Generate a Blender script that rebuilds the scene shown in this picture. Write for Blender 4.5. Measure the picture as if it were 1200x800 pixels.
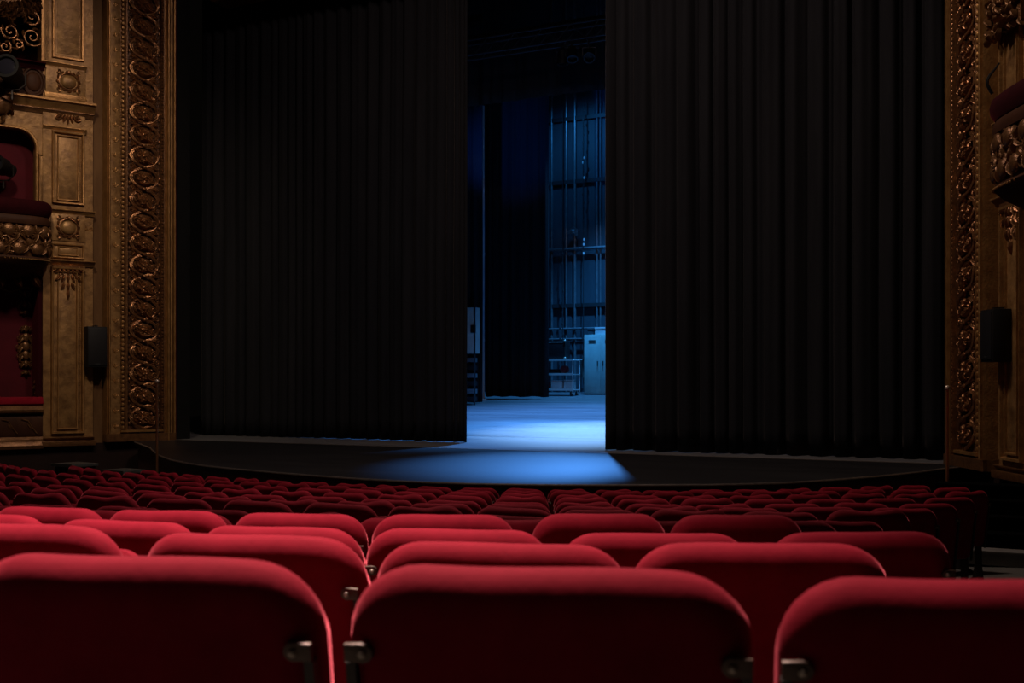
import bpy, bmesh, math, random
from mathutils import Vector, Matrix, Euler, noise
random.seed(7)
for o in list(bpy.data.objects): bpy.data.objects.remove(o)
scn = bpy.context.scene
C = scn.collection
PI = math.pi
R = math.radians

# ------------------------------------------------------------------ camera
FPX, YH = 1321.0, 448.0                   # focal length and horizon in 1200x800 pixels
YAW = R(27.5); CY, SY = math.cos(YAW), math.sin(YAW)
CAMX, EYE = 9.71, 2.092
cam_d = bpy.data.cameras.new('camera'); cam = bpy.data.objects.new('camera', cam_d); C.objects.link(cam)
cam.location = (CAMX, 0, EYE); cam.rotation_euler = (PI/2, 0, YAW)
cam_d.sensor_width = 36; cam_d.lens = FPX/1200*36; cam_d.shift_y = (YH-400)/1200
cam_d.clip_start = .05; cam_d.clip_end = 200
cam_d.dof.use_dof = True; cam_d.dof.focus_distance = 18; cam_d.dof.aperture_fstop = 6.3
scn.camera = cam

# ------------------------------------------------------------------ world, exposure
wd = bpy.data.worlds.new('world'); scn.world = wd; wd.use_nodes = True
bg = wd.node_tree.nodes['Background']; bg.inputs[0].default_value = (.9, .75, .6, 1); bg.inputs[1].default_value = .0012
vs = scn.view_settings; vs.view_transform = 'Standard'; vs.look = 'None'; vs.exposure = 0; vs.gamma = 1; vs.use_curve_mapping = False

# ------------------------------------------------------------------ house lights overhead, plus unseen lamps added for rows, walls and curtain
def area(name, loc, target, size, power, col):
    d = bpy.data.lights.new(name, 'AREA'); d.shape = 'DISK'; d.size = size; d.energy = power; d.color = col
    o = bpy.data.objects.new(name, d); C.objects.link(o); o.location = loc
    o.rotation_euler = (Vector(target)-Vector(loc)).to_track_quat('-Z', 'Y').to_euler(); return o
def spot(name, loc, target, power, col, angle, blend=.6, size=.12):
    d = bpy.data.lights.new(name, 'SPOT'); d.energy = power; d.color = col; d.spot_size = R(angle); d.spot_blend = blend; d.shadow_soft_size = size
    o = bpy.data.objects.new(name, d); C.objects.link(o); o.location = loc
    o.rotation_euler = (Vector(target)-Vector(loc)).to_track_quat('-Z', 'Y').to_euler(); return o
WARM = (1, .78, .55)
area('house_light', (2.5, 12.5, 13.5), (2.5, 11.5, 0), 2.0, 520, (1, .74, .64))
spot('house_downlight', (7.0, 3.25, 7.6), (7.3, 1.5, 1.6), 4500, (1, .74, .66), 56, 1.0, .4)
spot('mid_row_fill', (4.6, 9.2, 9.5), (5.2, 7.0, 1.2), 750, (1, .74, .66), 58, 1.0, .3)  # added fill that brightens the seat tops of the middle rows
area('seat_back_fill', (5.0, -5.0, 6.0), (7.5, 2, 1.2), 1.5, 2.2, (1, .78, .7))  # added weak fill from behind for seat backs and brackets
spot('wall_light', (-2.6, 9.6, 12.0), (-8.5, 16.2, 5.0), 1450, WARM, 54, 1.0, .5)
spot('wall_light_b', (4.6, 10.5, 13.0), (8.3, 16.8, 4.6), 420, WARM, 56, 1.0, .5)
spot('curtain_light', (0.5, 4.0, 8.2), (0.2, 19, 3.4), 330, (.95, .9, .9), 50, 1.0, .8)

# blue stage lamps hang on two trusses (y, z); the rear one is unseen, added to light upstage
TRY, TRZ = 26.3, 11.0
T2Y, T2Z = 34.0, 13.0
BLUE = (.08, .33, 1.0)
LAMPS = [((-1.7, TRY-.18, TRZ-.75), (1.95, 15.5, .9), 15000, 18.5, 'black stage lamp on the front truss aimed at the apron'),
         ((-.9, TRY-.18, TRZ-.75), (-1.6, 21.8, 1.0), 21000, 46, 'black stage lamp on the front truss aimed at the parted curtains'),
         ((-2.6, TRY+.18, TRZ-.75), (-2.8, 26.8, 1.4), 17000, 74, 'black stage lamp on the front truss aimed straight down'),
         ((-4.6, T2Y-.18, T2Z-.75), (-5.2, 34.6, 1.6), 9500, 66, 'unseen added stage lamp on the rear truss aimed at the trolley'),
         ((-6.4, T2Y+.18, T2Z-.75), (-6.6, 37, 8.5), 380, 110, 'unseen added stage lamp on the rear truss aimed at the back wall'),
         ((-2.15, TRY-.18, TRZ-.75), (.2, 22.4, 1.1), 26000, 36, 'black stage lamp on the front truss aimed at the open stage floor')]
for i_, (l_, t_, w_, a_, lab_) in enumerate(LAMPS): spot('stage_lamp_light', l_, t_, w_, (BLUE, (.07, .34, 1.0), BLUE, (.05, .33, .90), (.03, .28, .80), (.30, .58, 1.0))[i_], a_, 1.0, .15)
BOOM = ((-6.0, 26.0, 8.0), (-7.3, 33, 9.9), 800, 36)  # unseen lamp added in the wings to turn the upper leg curtain blue
spot('boom_fill_light', *BOOM[:2], BOOM[2], (.02, .16, 1.0), BOOM[3], 1.0, .12)

# ------------------------------------------------------------------ pixel <-> world helpers (used to measure real places)
def cam2w(X, Z): return CY*X-SY*Z+CAMX, SY*X+CY*Z
def ray(px):                       # direction on plan
    a = (px-600)/FPX
    return CY*a-SY, SY*a+CY
def at_depth(px, py, Z):
    x, y = cam2w((px-600)/FPX*Z, Z); return Vector((x, y, EYE-(py-YH)*Z/FPX))
STAGE_Z = .875; RAKE_Y0, RAKE = 18.6, .047
def stage_z(y): return STAGE_Z+max(0, y-RAKE_Y0)*RAKE
def at_y(px, py, y):               # the point on the vertical plane of that world y
    dx, dy = ray(px); Z = y/dy
    return Vector((CAMX+dx*Z, y, EYE-(py-YH)*Z/FPX))
def on_stage(px, y):
    p = at_y(px, 0, y); p.z = stage_z(y); return p
# side wall (splayed 27 degrees): t runs out from the stage opening, n into the house
OPEN = 7.74; PY = 18.0; SPL = R(27)
TX, TY = -math.sin(SPL), -math.cos(SPL)
def LT(px, py=448, n=0):           # left wall: t and z of the wall point seen at a pixel
    ox, oy = -OPEN+n*math.cos(SPL), PY-n*math.sin(SPL)
    dx, dy = ray(px)
    det = dx*(-TY)-(-TX)*dy
    bx, by = ox-CAMX, oy
    Z = (bx*(-TY)-(-TX)*by)/det
    t = (dx*by-dy*bx)/det
    return t, EYE-(py-YH)*Z/FPX

# ------------------------------------------------------------------ materials
MATS = {}
def nmat(name, base, rough=.6, metal=0, var=None, scale=6, bump=0, bscale=40, sheen=0, sheen_tint=None, stretch=(1,1,1), spec=.5, detail=4, sheen_rough=.3, coat=0):
    m = bpy.data.materials.new(name); m.use_nodes = True; nt = m.node_tree; p = nt.nodes['Principled BSDF']
    p.inputs['Base Color'].default_value = (*base, 1); p.inputs['Roughness'].default_value = rough; p.inputs['Metallic'].default_value = metal
    p.inputs['Specular IOR Level'].default_value = spec
    if coat: p.inputs['Coat Weight'].default_value = coat; p.inputs['Coat Roughness'].default_value = .15
    tc = nt.nodes.new('ShaderNodeTexCoord'); mp = nt.nodes.new('ShaderNodeMapping'); mp.inputs['Scale'].default_value = stretch
    nt.links.new(tc.outputs['Object'], mp.inputs['Vector'])
    if var:
        n = nt.nodes.new('ShaderNodeTexNoise'); n.inputs['Scale'].default_value = scale; n.inputs['Detail'].default_value = detail; n.inputs['Roughness'].default_value = .65
        nt.links.new(mp.outputs[0], n.inputs['Vector'])
        r = nt.nodes.new('ShaderNodeValToRGB'); r.color_ramp.elements[0].position = .32; r.color_ramp.elements[1].position = .68
        r.color_ramp.elements[0].color = (*base, 1); r.color_ramp.elements[1].color = (*var, 1)
        nt.links.new(n.outputs['Fac'], r.inputs[0]); nt.links.new(r.outputs[0], p.inputs['Base Color'])
    if bump:
        n2 = nt.nodes.new('ShaderNodeTexNoise'); n2.inputs['Scale'].default_value = bscale; n2.inputs['Detail'].default_value = 5
        nt.links.new(mp.outputs[0], n2.inputs['Vector'])
        b = nt.nodes.new('ShaderNodeBump'); b.inputs['Strength'].default_value = bump; b.inputs['Distance'].default_value = .02
        nt.links.new(n2.outputs['Fac'], b.inputs['Height']); nt.links.new(b.outputs[0], p.inputs['Normal'])
    if sheen:
        p.inputs['Sheen Weight'].default_value = sheen; p.inputs['Sheen Tint'].default_value = (*sheen_tint, 1); p.inputs['Sheen Roughness'].default_value = sheen_rough
    MATS[name] = m; return m
M = MATS
nmat('gold', (.27, .135, .045), .36, .6, (.45, .245, .085), 6, .3, 30)
nmat('gold_panel', (.15, .074, .026), .45, .4, (.40, .225, .08), 5, .4, 12, detail=9)
nmat('gold_dark', (.11, .05, .02), .36, .55, (.22, .105, .04), 9, .4, 40)
nmat('gold_relief', (.16, .07, .03), .28, .7, (.36, .17, .07), 9, .5, 30)
nmat('relief_ground', (.06, .026, .014), .45, .4, (.11, .05, .024), 12, .5, 24)
nmat('brown_wood', (.035, .014, .007), .55, 0, (.06, .024, .012), 4, .1, 20, stretch=(1,1,.3), spec=.12)
nmat('bronze_brown', (.10, .05, .02), .6, .2, (.15, .08, .033), 4, .1, 20, stretch=(1,1,.3), spec=.15)
nmat('pitch', (.003, .003, .003), .9, spec=0)
nmat('dark_wall', (.012, .006, .005), .7, 0, (.018, .009, .007), 3, spec=.15)
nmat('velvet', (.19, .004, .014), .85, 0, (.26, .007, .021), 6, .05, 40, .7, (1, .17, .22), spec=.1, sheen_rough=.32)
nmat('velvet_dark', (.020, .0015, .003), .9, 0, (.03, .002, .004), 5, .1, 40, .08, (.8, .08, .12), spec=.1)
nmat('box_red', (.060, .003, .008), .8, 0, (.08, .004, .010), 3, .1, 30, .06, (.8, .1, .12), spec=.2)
nmat('black_cloth', (.0108, .0114, .0135), .95, 0, (.0155, .0163, .0185), 3, .15, 90, .06, (.9, .8, .75), spec=.05, stretch=(1,1,.12))
nmat('leg_cloth', (.018, .018, .02), .95, 0, (.024, .024, .026), 3, .1, 60, .1, (.6, .7, 1), spec=.05, stretch=(1,1,.12))
nmat('iron', (.035, .03, .028), .42, .75, (.05, .042, .038), 12, .1, 40)
nmat('bracket_metal', (.075, .05, .04), .45, .4, (.11, .07, .05), 18, .1, 50)
nmat('bolt_metal', (.55, .47, .38), .3, .5)
nmat('brass', (.55, .30, .13), .3, .9, (.62, .36, .17), 8)
nmat('speaker_black', (.006, .006, .007), .55, 0, (.009, .009, .009), 10, spec=.25)
nmat('stage_grey', (.085, .085, .09), .38, 0, (.15, .15, .155), 1.3, .12, 12, stretch=(.35, 1.6, 1), detail=7)
nmat('apron_black', (.007, .007, .008), .42, 0, (.014, .014, .015), 1.4, .10, 14, stretch=(.5, 1.6, 1), detail=7, spec=.3)
nmat('rim_metal', (.22, .20, .18), .4, .7, (.34, .30, .26), 14)
nmat('fascia', (.04, .012, .01), .55, 0, (.06, .018, .014), 5)
nmat('stalls_floor', (.075, .075, .065), .6, 0, (.10, .10, .085), 3, .1, 30)
nmat('step_grey', (.13, .125, .115), .6, 0, (.17, .165, .15), 6)
nmat('step_dark', (.05, .055, .052), .6, 0, (.07, .075, .07), 6)
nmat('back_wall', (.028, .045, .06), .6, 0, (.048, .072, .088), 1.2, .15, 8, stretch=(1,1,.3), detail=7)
nmat('steel_pipe', (.13, .15, .17), .4, .5, (.22, .25, .27), 8)
nmat('dark_steel', (.04, .045, .05), .5, .5)
nmat('cabinet_paint', (.36, .48, .46), .5, 0, (.48, .60, .56), 3, .1, 10, detail=6)
nmat('white_box', (.62, .64, .66), .6, 0, (.72, .74, .75), 5)
nmat('case_black', (.008, .008, .009), .55, spec=.3)
nmat('red_plastic', (.30, .03, .03), .5)
nmat('trolley_metal', (.7, .72, .74), .4, .3, (.8, .8, .8), 10)
nmat('rubber', (.02, .02, .02), .7)
nmat('glass_lens', (.02, .02, .03), .08, 0, spec=.8)

# ------------------------------------------------------------------ mesh builder
class MB:
    def __init__(s): s.v = []; s.f = []
    def add(s, vs, fs):
        k = len(s.v); s.v += [tuple(v) for v in vs]; s.f += [tuple(i+k for i in f) for f in fs]; return s
    def box(s, x0, x1, y0, y1, z0, z1):
        return s.add([(x0,y0,z0),(x1,y0,z0),(x1,y1,z0),(x0,y1,z0),(x0,y0,z1),(x1,y0,z1),(x1,y1,z1),(x0,y1,z1)],
                     [(0,3,2,1),(4,5,6,7),(0,1,5,4),(1,2,6,5),(2,3,7,6),(3,0,4,7)])
    def prism(s, poly, a, b, ax='z'):            # poly of 2D points, extruded a..b along an axis
        n = len(poly)
        def P(p, h): return {'z': (p[0],p[1],h), 'y': (p[0],h,p[1]), 'x': (h,p[0],p[1])}[ax]
        return s.add([P(p,a) for p in poly]+[P(p,b) for p in poly],
                     [tuple(range(n)), tuple(range(2*n-1, n-1, -1))]+[(i,(i+1)%n,n+(i+1)%n,n+i) for i in range(n)])
    def tube(s, pts, r, n=6, closed=False, flat=1.0, up=None):
        pts = [Vector(p) for p in pts]; m = len(pts)
        rr = r if isinstance(r, (list, tuple)) else [r]*m
        vs = []; ref = Vector(up) if up else None
        for i, p in enumerate(pts):
            d = (pts[(i+1) % m]-pts[i-1]) if closed else (pts[min(i+1, m-1)]-pts[max(i-1, 0)])
            d.normalize()
            u = ref if ref else (Vector((0,1,0)) if abs(d.y) < .95 else Vector((1,0,0)))
            a = d.cross(u)
            if a.length < 1e-5: a = d.orthogonal()
            a.normalize(); b = a.cross(d).normalized()
            for k in range(n):
                q = 2*PI*k/n; vs.append(p+a*math.cos(q)*rr[i]+b*math.sin(q)*rr[i]*flat)
        fs = []
        for i in range(m if closed else m-1):
            j = (i+1) % m
            for k in range(n): fs.append((i*n+k, i*n+(k+1)%n, j*n+(k+1)%n, j*n+k))
        if not closed: fs += [tuple(range(n-1,-1,-1)), tuple((m-1)*n+k for k in range(n))]
        return s.add(vs, fs)
    def ball(s, c, rx, ry, rz, nu=10, nv=6):
        vs = [(c[0], c[1], c[2]-rz)]; fs = []
        for j in range(1, nv):
            a = -PI/2+PI*j/nv
            for i in range(nu):
                b = 2*PI*i/nu; vs.append((c[0]+rx*math.cos(a)*math.cos(b), c[1]+ry*math.cos(a)*math.sin(b), c[2]+rz*math.sin(a)))
        vs.append((c[0], c[1], c[2]+rz)); L = len(vs)-1
        for i in range(nu):
            fs.append((0, 1+(i+1)%nu, 1+i)); fs.append((L, 1+(nv-2)*nu+i, 1+(nv-2)*nu+(i+1)%nu))
            for j in range(nv-2): fs.append((1+j*nu+i, 1+j*nu+(i+1)%nu, 1+(j+1)*nu+(i+1)%nu, 1+(j+1)*nu+i))
        return s.add(vs, fs)
    def lathe(s, prof, c=(0,0,0), n=16, ax='z'):    # prof of (radius, height), closed with caps
        vs = []; m = len(prof)
        for r, h in prof:
            for i in range(n):
                a = 2*PI*i/n; x, y = r*math.cos(a), r*math.sin(a)
                q = {'z': (x,y,h), 'y': (x,h,y), 'x': (h,x,y)}[ax]; vs.append((q[0]+c[0], q[1]+c[1], q[2]+c[2]))
        fs = [(j*n+i, j*n+(i+1)%n, (j+1)*n+(i+1)%n, (j+1)*n+i) for j in range(m-1) for i in range(n)]
        fs += [tuple(range(n-1,-1,-1)), tuple((m-1)*n+i for i in range(n))]
        return s.add(vs, fs)
    def leaf(s, base, ang, L, w, h=.02, curl=0.0, y0=0.0):   # carved leaf lying on the x-z plane, raised along y
        vs = []; fs = []; N = 6; x, z = base; a = ang
        for i in range(N+1):
            u = i/N; ww = w*math.sin(PI*min(1, .12+.88*u))**.8*(1-.15*u)+.002
            if i == N: ww = .001
            nx, nz = -math.sin(a), math.cos(a); hh = y0+h*math.sin(PI*(.15+.75*u))
            vs += [(x+nx*ww, y0+.001, z+nz*ww), (x+nx*ww*.45, hh, z+nz*ww*.45), (x, hh*.75+y0*.25, z), (x-nx*ww*.45, hh, z-nz*ww*.45), (x-nx*ww, y0+.001, z-nz*ww)]
            x += math.cos(a)*L/N; z += math.sin(a)*L/N; a += curl/N
        for i in range(N):
            for k in range(4): fs.append((i*5+k, i*5+k+1, i*5+k+6, i*5+k+5))
            fs.append((i*5+4, i*5, i*5+5, i*5+9))
        fs += [(0,1,2,3,4), tuple(N*5+k for k in (4,3,2,1,0))]
        return s.add(vs, fs)
    def scroll(s, c, r0, a0, turns, rad, y=0.02, n=5, seg=14, sgn=1, r_end=.15):
        pts = []; rs = []
        K = max(8, int(seg*abs(turns)))
        for i in range(K+1):
            u = i/K; r = r0*(1-u*(1-r_end)); a = a0+sgn*2*PI*turns*u
            pts.append((c[0]+r*math.cos(a), y+.3*rad*u, c[1]+r*math.sin(a))); rs.append(rad*(1-.35*u))
        return s.tube(pts, rs, n)
    def mesh(s, name, mat, sg=1, smooth=True, bevel=0):
        bm = bmesh.new()
        vv = [bm.verts.new((v[0]*sg, v[1], v[2])) for v in s.v]
        for f in s.f:
            try: bm.faces.new([vv[i] for i in f])
            except ValueError: pass
        bmesh.ops.recalc_face_normals(bm, faces=bm.faces)
        if bevel: bmesh.ops.bevel(bm, geom=[e for e in bm.edges if e.calc_face_angle(0) > .6], offset=bevel, segments=2, profile=.6, affect='EDGES', clamp_overlap=True)
        me = bpy.data.meshes.new(name); bm.to_mesh(me); bm.free()
        if mat: me.materials.append(M[mat])
        if smooth:
            for p in me.polygons: p.use_smooth = True
            try: me.set_sharp_from_angle(angle=R(38))
            except Exception: pass
        return me
    def build(s, name, mat, parent=None, sg=1, smooth=True, bevel=0):
        return link(name, s.mesh(name, mat, sg, smooth, bevel), parent)
def link(name, me, parent=None, loc=None, rot=None):
    o = bpy.data.objects.new(name, me); C.objects.link(o)
    if parent: o.parent = parent
    if loc is not None: o.location = loc
    if rot is not None: o.rotation_euler = rot
    return o
def thing(name, label, cat, loc=(0,0,0), rz=0, group=None):
    o = bpy.data.objects.new(name, None); C.objects.link(o); o.location = loc; o.rotation_euler = (0,0,rz); o.empty_display_size = .1
    o['label'] = label; o['category'] = cat
    if group: o['group'] = group
    return o
def tag(o, label, cat, group=None):
    o['label'] = label; o['category'] = cat
    if group: o['group'] = group
    return o
def struct(o, label=None, cat=None):
    o['kind'] = 'structure'
    if label: o['label'] = label
    if cat: o['category'] = cat
    return o
def copy_tree(o, parent=None):
    c = o.copy(); C.objects.link(c); c.parent = parent
    for ch in o.children: copy_tree(ch, c)
    return c

# ================================================================== SEATING ROWS (plan curves), needed for the raked floor
TOPZ = .90
def circ(cx, cy, r): return lambda x: cy-math.sqrt(max(.01, r*r-(x-cx)**2))
ROWS = []     # from the rear (nearest the camera) to the stage: name, h below eye of the seat tops, curve y(x)
PA = [(7.27, .93), (7.87, 1.05), (8.47, 1.19), (9.04, 1.38), (9.60, 1.58)]
PB = [(5.58, 1.66), (6.16, 1.72), (6.75, 1.80), (7.34, 1.9), (7.96, 2.03), (8.54, 2.18), (9.06, 2.42)]
PC = [(5.34, 2.28), (5.89, 2.37), (6.44, 2.46), (6.99, 2.56), (7.52, 2.67), (8.05, 2.83), (8.585, 3.05), (9.105, 3.36)]
PD = [(4.66, 2.72), (5.16, 2.79), (5.66, 2.87), (6.16, 2.97), (6.65, 3.09), (7.14, 3.25), (7.63, 3.46), (8.13, 3.71), (8.57, 3.93)]
def poly(P):
    def g(x):
        Q = P
        for i in range(len(Q)-1):
            if x <= Q[i+1][0] or i == len(Q)-2:
                u = (x-Q[i][0])/(Q[i+1][0]-Q[i][0]); u = max(-3, min(4, u)); return Q[i][1]+(Q[i+1][1]-Q[i][1])*u
    return g
def lerp(a, b, u): return a+(b-a)*u
cF = (2.42, 18.64, 13.69); cL = (1.16, 19.98, 9.16)
yD = poly(PD); yF = circ(*cF)
rowdefs = [('A', .257, poly(PA)), ('B', .354, poly(PB)), ('C', .434, poly(PC)), ('D', .475, yD),
           ('E', .590, lambda x: lerp(yD(x), yF(x), .34)), ('E2', .675, lambda x: lerp(yD(x), yF(x), .67)), ('F', .716, yF)]
for i, (nm, h) in enumerate([('G', .81), ('H', .90), ('I', .972), ('J', 1.047), ('K', 1.119), ('L', 1.198)]):
    u = (i+1)/6; rowdefs.append((nm, h, circ(*[lerp(cF[k], cL[k], u) for k in range(3)])))
def floor_z(x, y):
    ys = []; last = -9
    for nm, h, g in rowdefs:
        yy = max(last+.3, g(max(-4, min(9.6, x)))); ys.append((yy, EYE-h-TOPZ)); last = yy
    if y <= ys[0][0]: return ys[0][1]
    for (a, za), (b, zb) in zip(ys, ys[1:]):
        if y <= b: return lerp(za, zb, (y-a)/(b-a))
    return ys[-1][1]

# ================================================================== STRUCTURE: floors
def build_floor():
    xs = [-9.5+.25*i for i in range(91)]; ys = [-1.5+.25*i for i in range(82)]
    vs = [(x, y, floor_z(x, y)) for y in ys for x in xs]; nx = len(xs); ny = len(ys)
    fs = [(j*nx+i, j*nx+i+1, (j+1)*nx+i+1, (j+1)*nx+i) for j in range(ny-1) for i in range(nx-1)]
    k = len(vs); vs2 = [(x, y, -.4) for (x, y, z) in vs]
    mb = MB(); mb.add(vs, fs)
    rim = [i for i in range(nx)]+[j*nx+nx-1 for j in range(1, ny)]+[(ny-1)*nx+i for i in range(nx-2, -1, -1)]+[j*nx for j in range(ny-2, 0, -1)]
    mb.add([vs[i] for i in rim]+[vs2[i] for i in rim], [(i, (i+1) % len(rim), len(rim)+(i+1) % len(rim), len(rim)+i) for i in range(len(rim))])
    o = mb.build('floor', 'stalls_floor'); struct(o, 'grey raked floor of the stalls under the red seats', 'floor')
build_floor()

APR = []
for px, py in [(176,524),(181,529),(186,532.5),(200,538),(220,542),(240,545),(275,548.5),(320,552.5),(370,556.5),(420,560),(465,562.5),(510,564.5),(560,566),(630,567),(700,567.3),(770,567.3),(830,567),(880,566),(915,565),(950,563),(987,560.5),(1030,557),(1075,552.5),(1104,548.5)]:
    Z = (EYE-STAGE_Z)*FPX/(py-YH); APR.append(cam2w((px-600)/FPX*Z, Z))
def apron():
    front = [(-7.9, 17.0)]+APR+[(7.95, 17.5)]
    back = [(8.0, 17.95), (-8.0, 17.95)]
    mb = MB(); mb.prism(front+back, STAGE_Z-.09, STAGE_Z)
    o = mb.build('floor_apron', 'apron_black', smooth=False); struct(o, 'black glossy curved stage apron in front of the curtains', 'stage')
    # fascia wall below, set back a little
    def inset(P, d):
        out = []
        for i, p in enumerate(P):
            a = P[max(0, i-1)]; b = P[min(len(P)-1, i+1)]; dx, dy = b[0]-a[0], b[1]-a[1]; l = math.hypot(dx, dy); out.append((p[0]-dy/l*d, p[1]+dx/l*d))
        return out
    f2 = inset(front, .07)
    mb = MB(); mb.prism(f2+back, -.05, STAGE_Z-.09); mb.build('fascia', 'fascia', o, smooth=False)
    mb = MB(); mb.tube([(p[0], p[1], STAGE_Z-.01) for p in inset(front, -.004)], .014, 6, up=(0,0,1)); mb.build('edge_strip', 'rim_metal', o)
apron()
def stage_floor():
    mb = MB(); X0, X1 = -13, 13
    ys = [17.95, RAKE_Y0, 25, 32, 38.5]
    vs = []; 
    for y in ys: vs += [(X0, y, stage_z(y)), (X1, y, stage_z(y))]
    for y in ys: vs += [(X0, y, .3), (X1, y, .3)]
    n = len(ys); fs = [(2*i, 2*i+1, 2*i+3, 2*i+2) for i in range(n-1)]+[(2*n+2*i, 2*n+2*i+2, 2*n+2*i+3, 2*n+2*i+1) for i in range(n-1)]
    fs += [(0, 2*n, 2*n+1, 1), (2*n-2, 2*n-1, 4*n-1, 4*n-2)]+[(2*i, 2*i+2, 2*n+2*i+2, 2*n+2*i) for i in range(n-1)]+[(2*i+1, 2*n+2*i+1, 2*n+2*i+3, 2*i+3) for i in range(n-1)]
    mb.add(vs, fs); o = mb.build('floor_stage', 'stage_grey', smooth=False); struct(o, 'grey stage floor lit blue behind the parted curtains', 'stage floor')
    # threshold strip and long joints between the floor sheets
    mb = MB(); mb.box(-8, 8, 17.93, 17.99, STAGE_Z-.01, STAGE_Z+.006); mb.build('threshold_strip', 'rim_metal', o)
    for y in (20.6, 22.9, 25.4, 28.2, 31.2):
        mb = MB(); mb.add([(X0+1, y, stage_z(y)+.002), (X1-1, y, stage_z(y)+.002), (X1-1, y+.05, stage_z(y+.05)+.002), (X0+1, y+.05, stage_z(y+.05)+.002)], [(0,1,2,3)])
        mb.add([(X0+1, y, stage_z(y)-.01), (X1-1, y, stage_z(y)-.01), (X1-1, y+.05, stage_z(y+.05)-.01), (X0+1, y+.05, stage_z(y+.05)-.01)], [(3,2,1,0)])
        mb.build('floor_joint', 'steel_pipe' if y in (22.9, 28.2) else 'dark_steel', o, smooth=False)
stage_floor()

# ================================================================== STAGE BACK WALL
BWY = 37.0
def back_wall():
    z0 = stage_z(BWY); mb = MB(); mb.box(-13, 13, BWY, BWY+.3, z0-.3, 17)
    o = mb.build('wall_back', 'back_wall', smooth=False); struct(o, 'blue-lit back wall of the stage with pipes and rails', 'wall')
    def Zp(py): return at_y(672, py, BWY-.1).z
    def Xp(px): return at_y(px, 300, BWY-.1).x
    # flat sheet panels between the battens
    for a, b in ((646, 656), (657, 669), (670, 682), (683, 696), (697, 712)):
        for c, d in ((455, 400), (396, 361), (357, 295), (290, 217), (211, 128), (124, 30)):
            mb = MB(); mb.box(Xp(a), Xp(b), BWY-.035, BWY-.002, Zp(c), Zp(d)); mb.build('panel', 'back_wall', o, smooth=False, bevel=.012)
    for px, r in ((647, .045), (664, .04), (674, .05), (700, .035), (704, .03)):
        x = Xp(px); mb = MB(); mb.tube([(x, BWY-.12, z0), (x, BWY-.12, 16.5)], r, 8); mb.build('pipe', 'steel_pipe', o)
    for py, r, m in ((292, .055, 'steel_pipe'), (385, .035, 'steel_pipe'), (397, .03, 'steel_pipe')):
        mb = MB(); mb.tube([(Xp(560), BWY-.2, Zp(py)), (Xp(820), BWY-.2, Zp(py))], r, 8); mb.build('rail', m, o)
    for py in (213, 358, 139):
        mb = MB(); mb.box(Xp(560), Xp(820), BWY-.16, BWY-.04, Zp(py)-.07, Zp(py)+.07); mb.build('beam', 'dark_steel', o, smooth=False)
    x = Xp(674); mb = MB(); z = Zp(272)
    mb.ball((x, BWY-.28, z), .13, .12, .10); mb.box(x-.22, x-.06, BWY-.32, BWY-.2, z-.08, z+.02); mb.box(x+.08, x+.2, BWY-.32, BWY-.2, z-.17, z+.05); mb.tube([(x-.2, BWY-.26, z), (x, BWY-.26, z+.16), (x+.2, BWY-.26, z+.02)], .025)
    mb.build('pulley_block', 'steel_pipe', o)
    for i, px in enumerate((688, 664)):   # counterweight ropes with bright splices
        x = Xp(px); t = tag_rope = thing('hanging_chain', ['steel hoist chain with many bright links before the back wall', 'steel hoist chain with few bright links before the back wall'][i], 'chain', (x, BWY-.42, z0))
        zt = 15.5-z0; mb = MB(); mb.tube([(0,0,.3), (0,0,zt)], .018, 6); mb.build('rope', 'dark_steel', t)
        rr = random.Random(3+i)
        for k in range(20 if i == 0 else 12):
            zz = Zp((300-k*8.5-rr.random()*5) if i == 0 else (440-k*14-rr.random()*6))-z0+(0 if i == 0 else 0)
            mb = MB(); mb.lathe([(.01, -.05), (.028, -.038), (.032, 0), (.028, .038), (.01, .05)], (rr.uniform(-.03, .03), 0, zz), 8); mb.build('link', 'white_box' if i == 0 and rr.random() < .45 else 'dark_steel', t)
back_wall()

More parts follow.
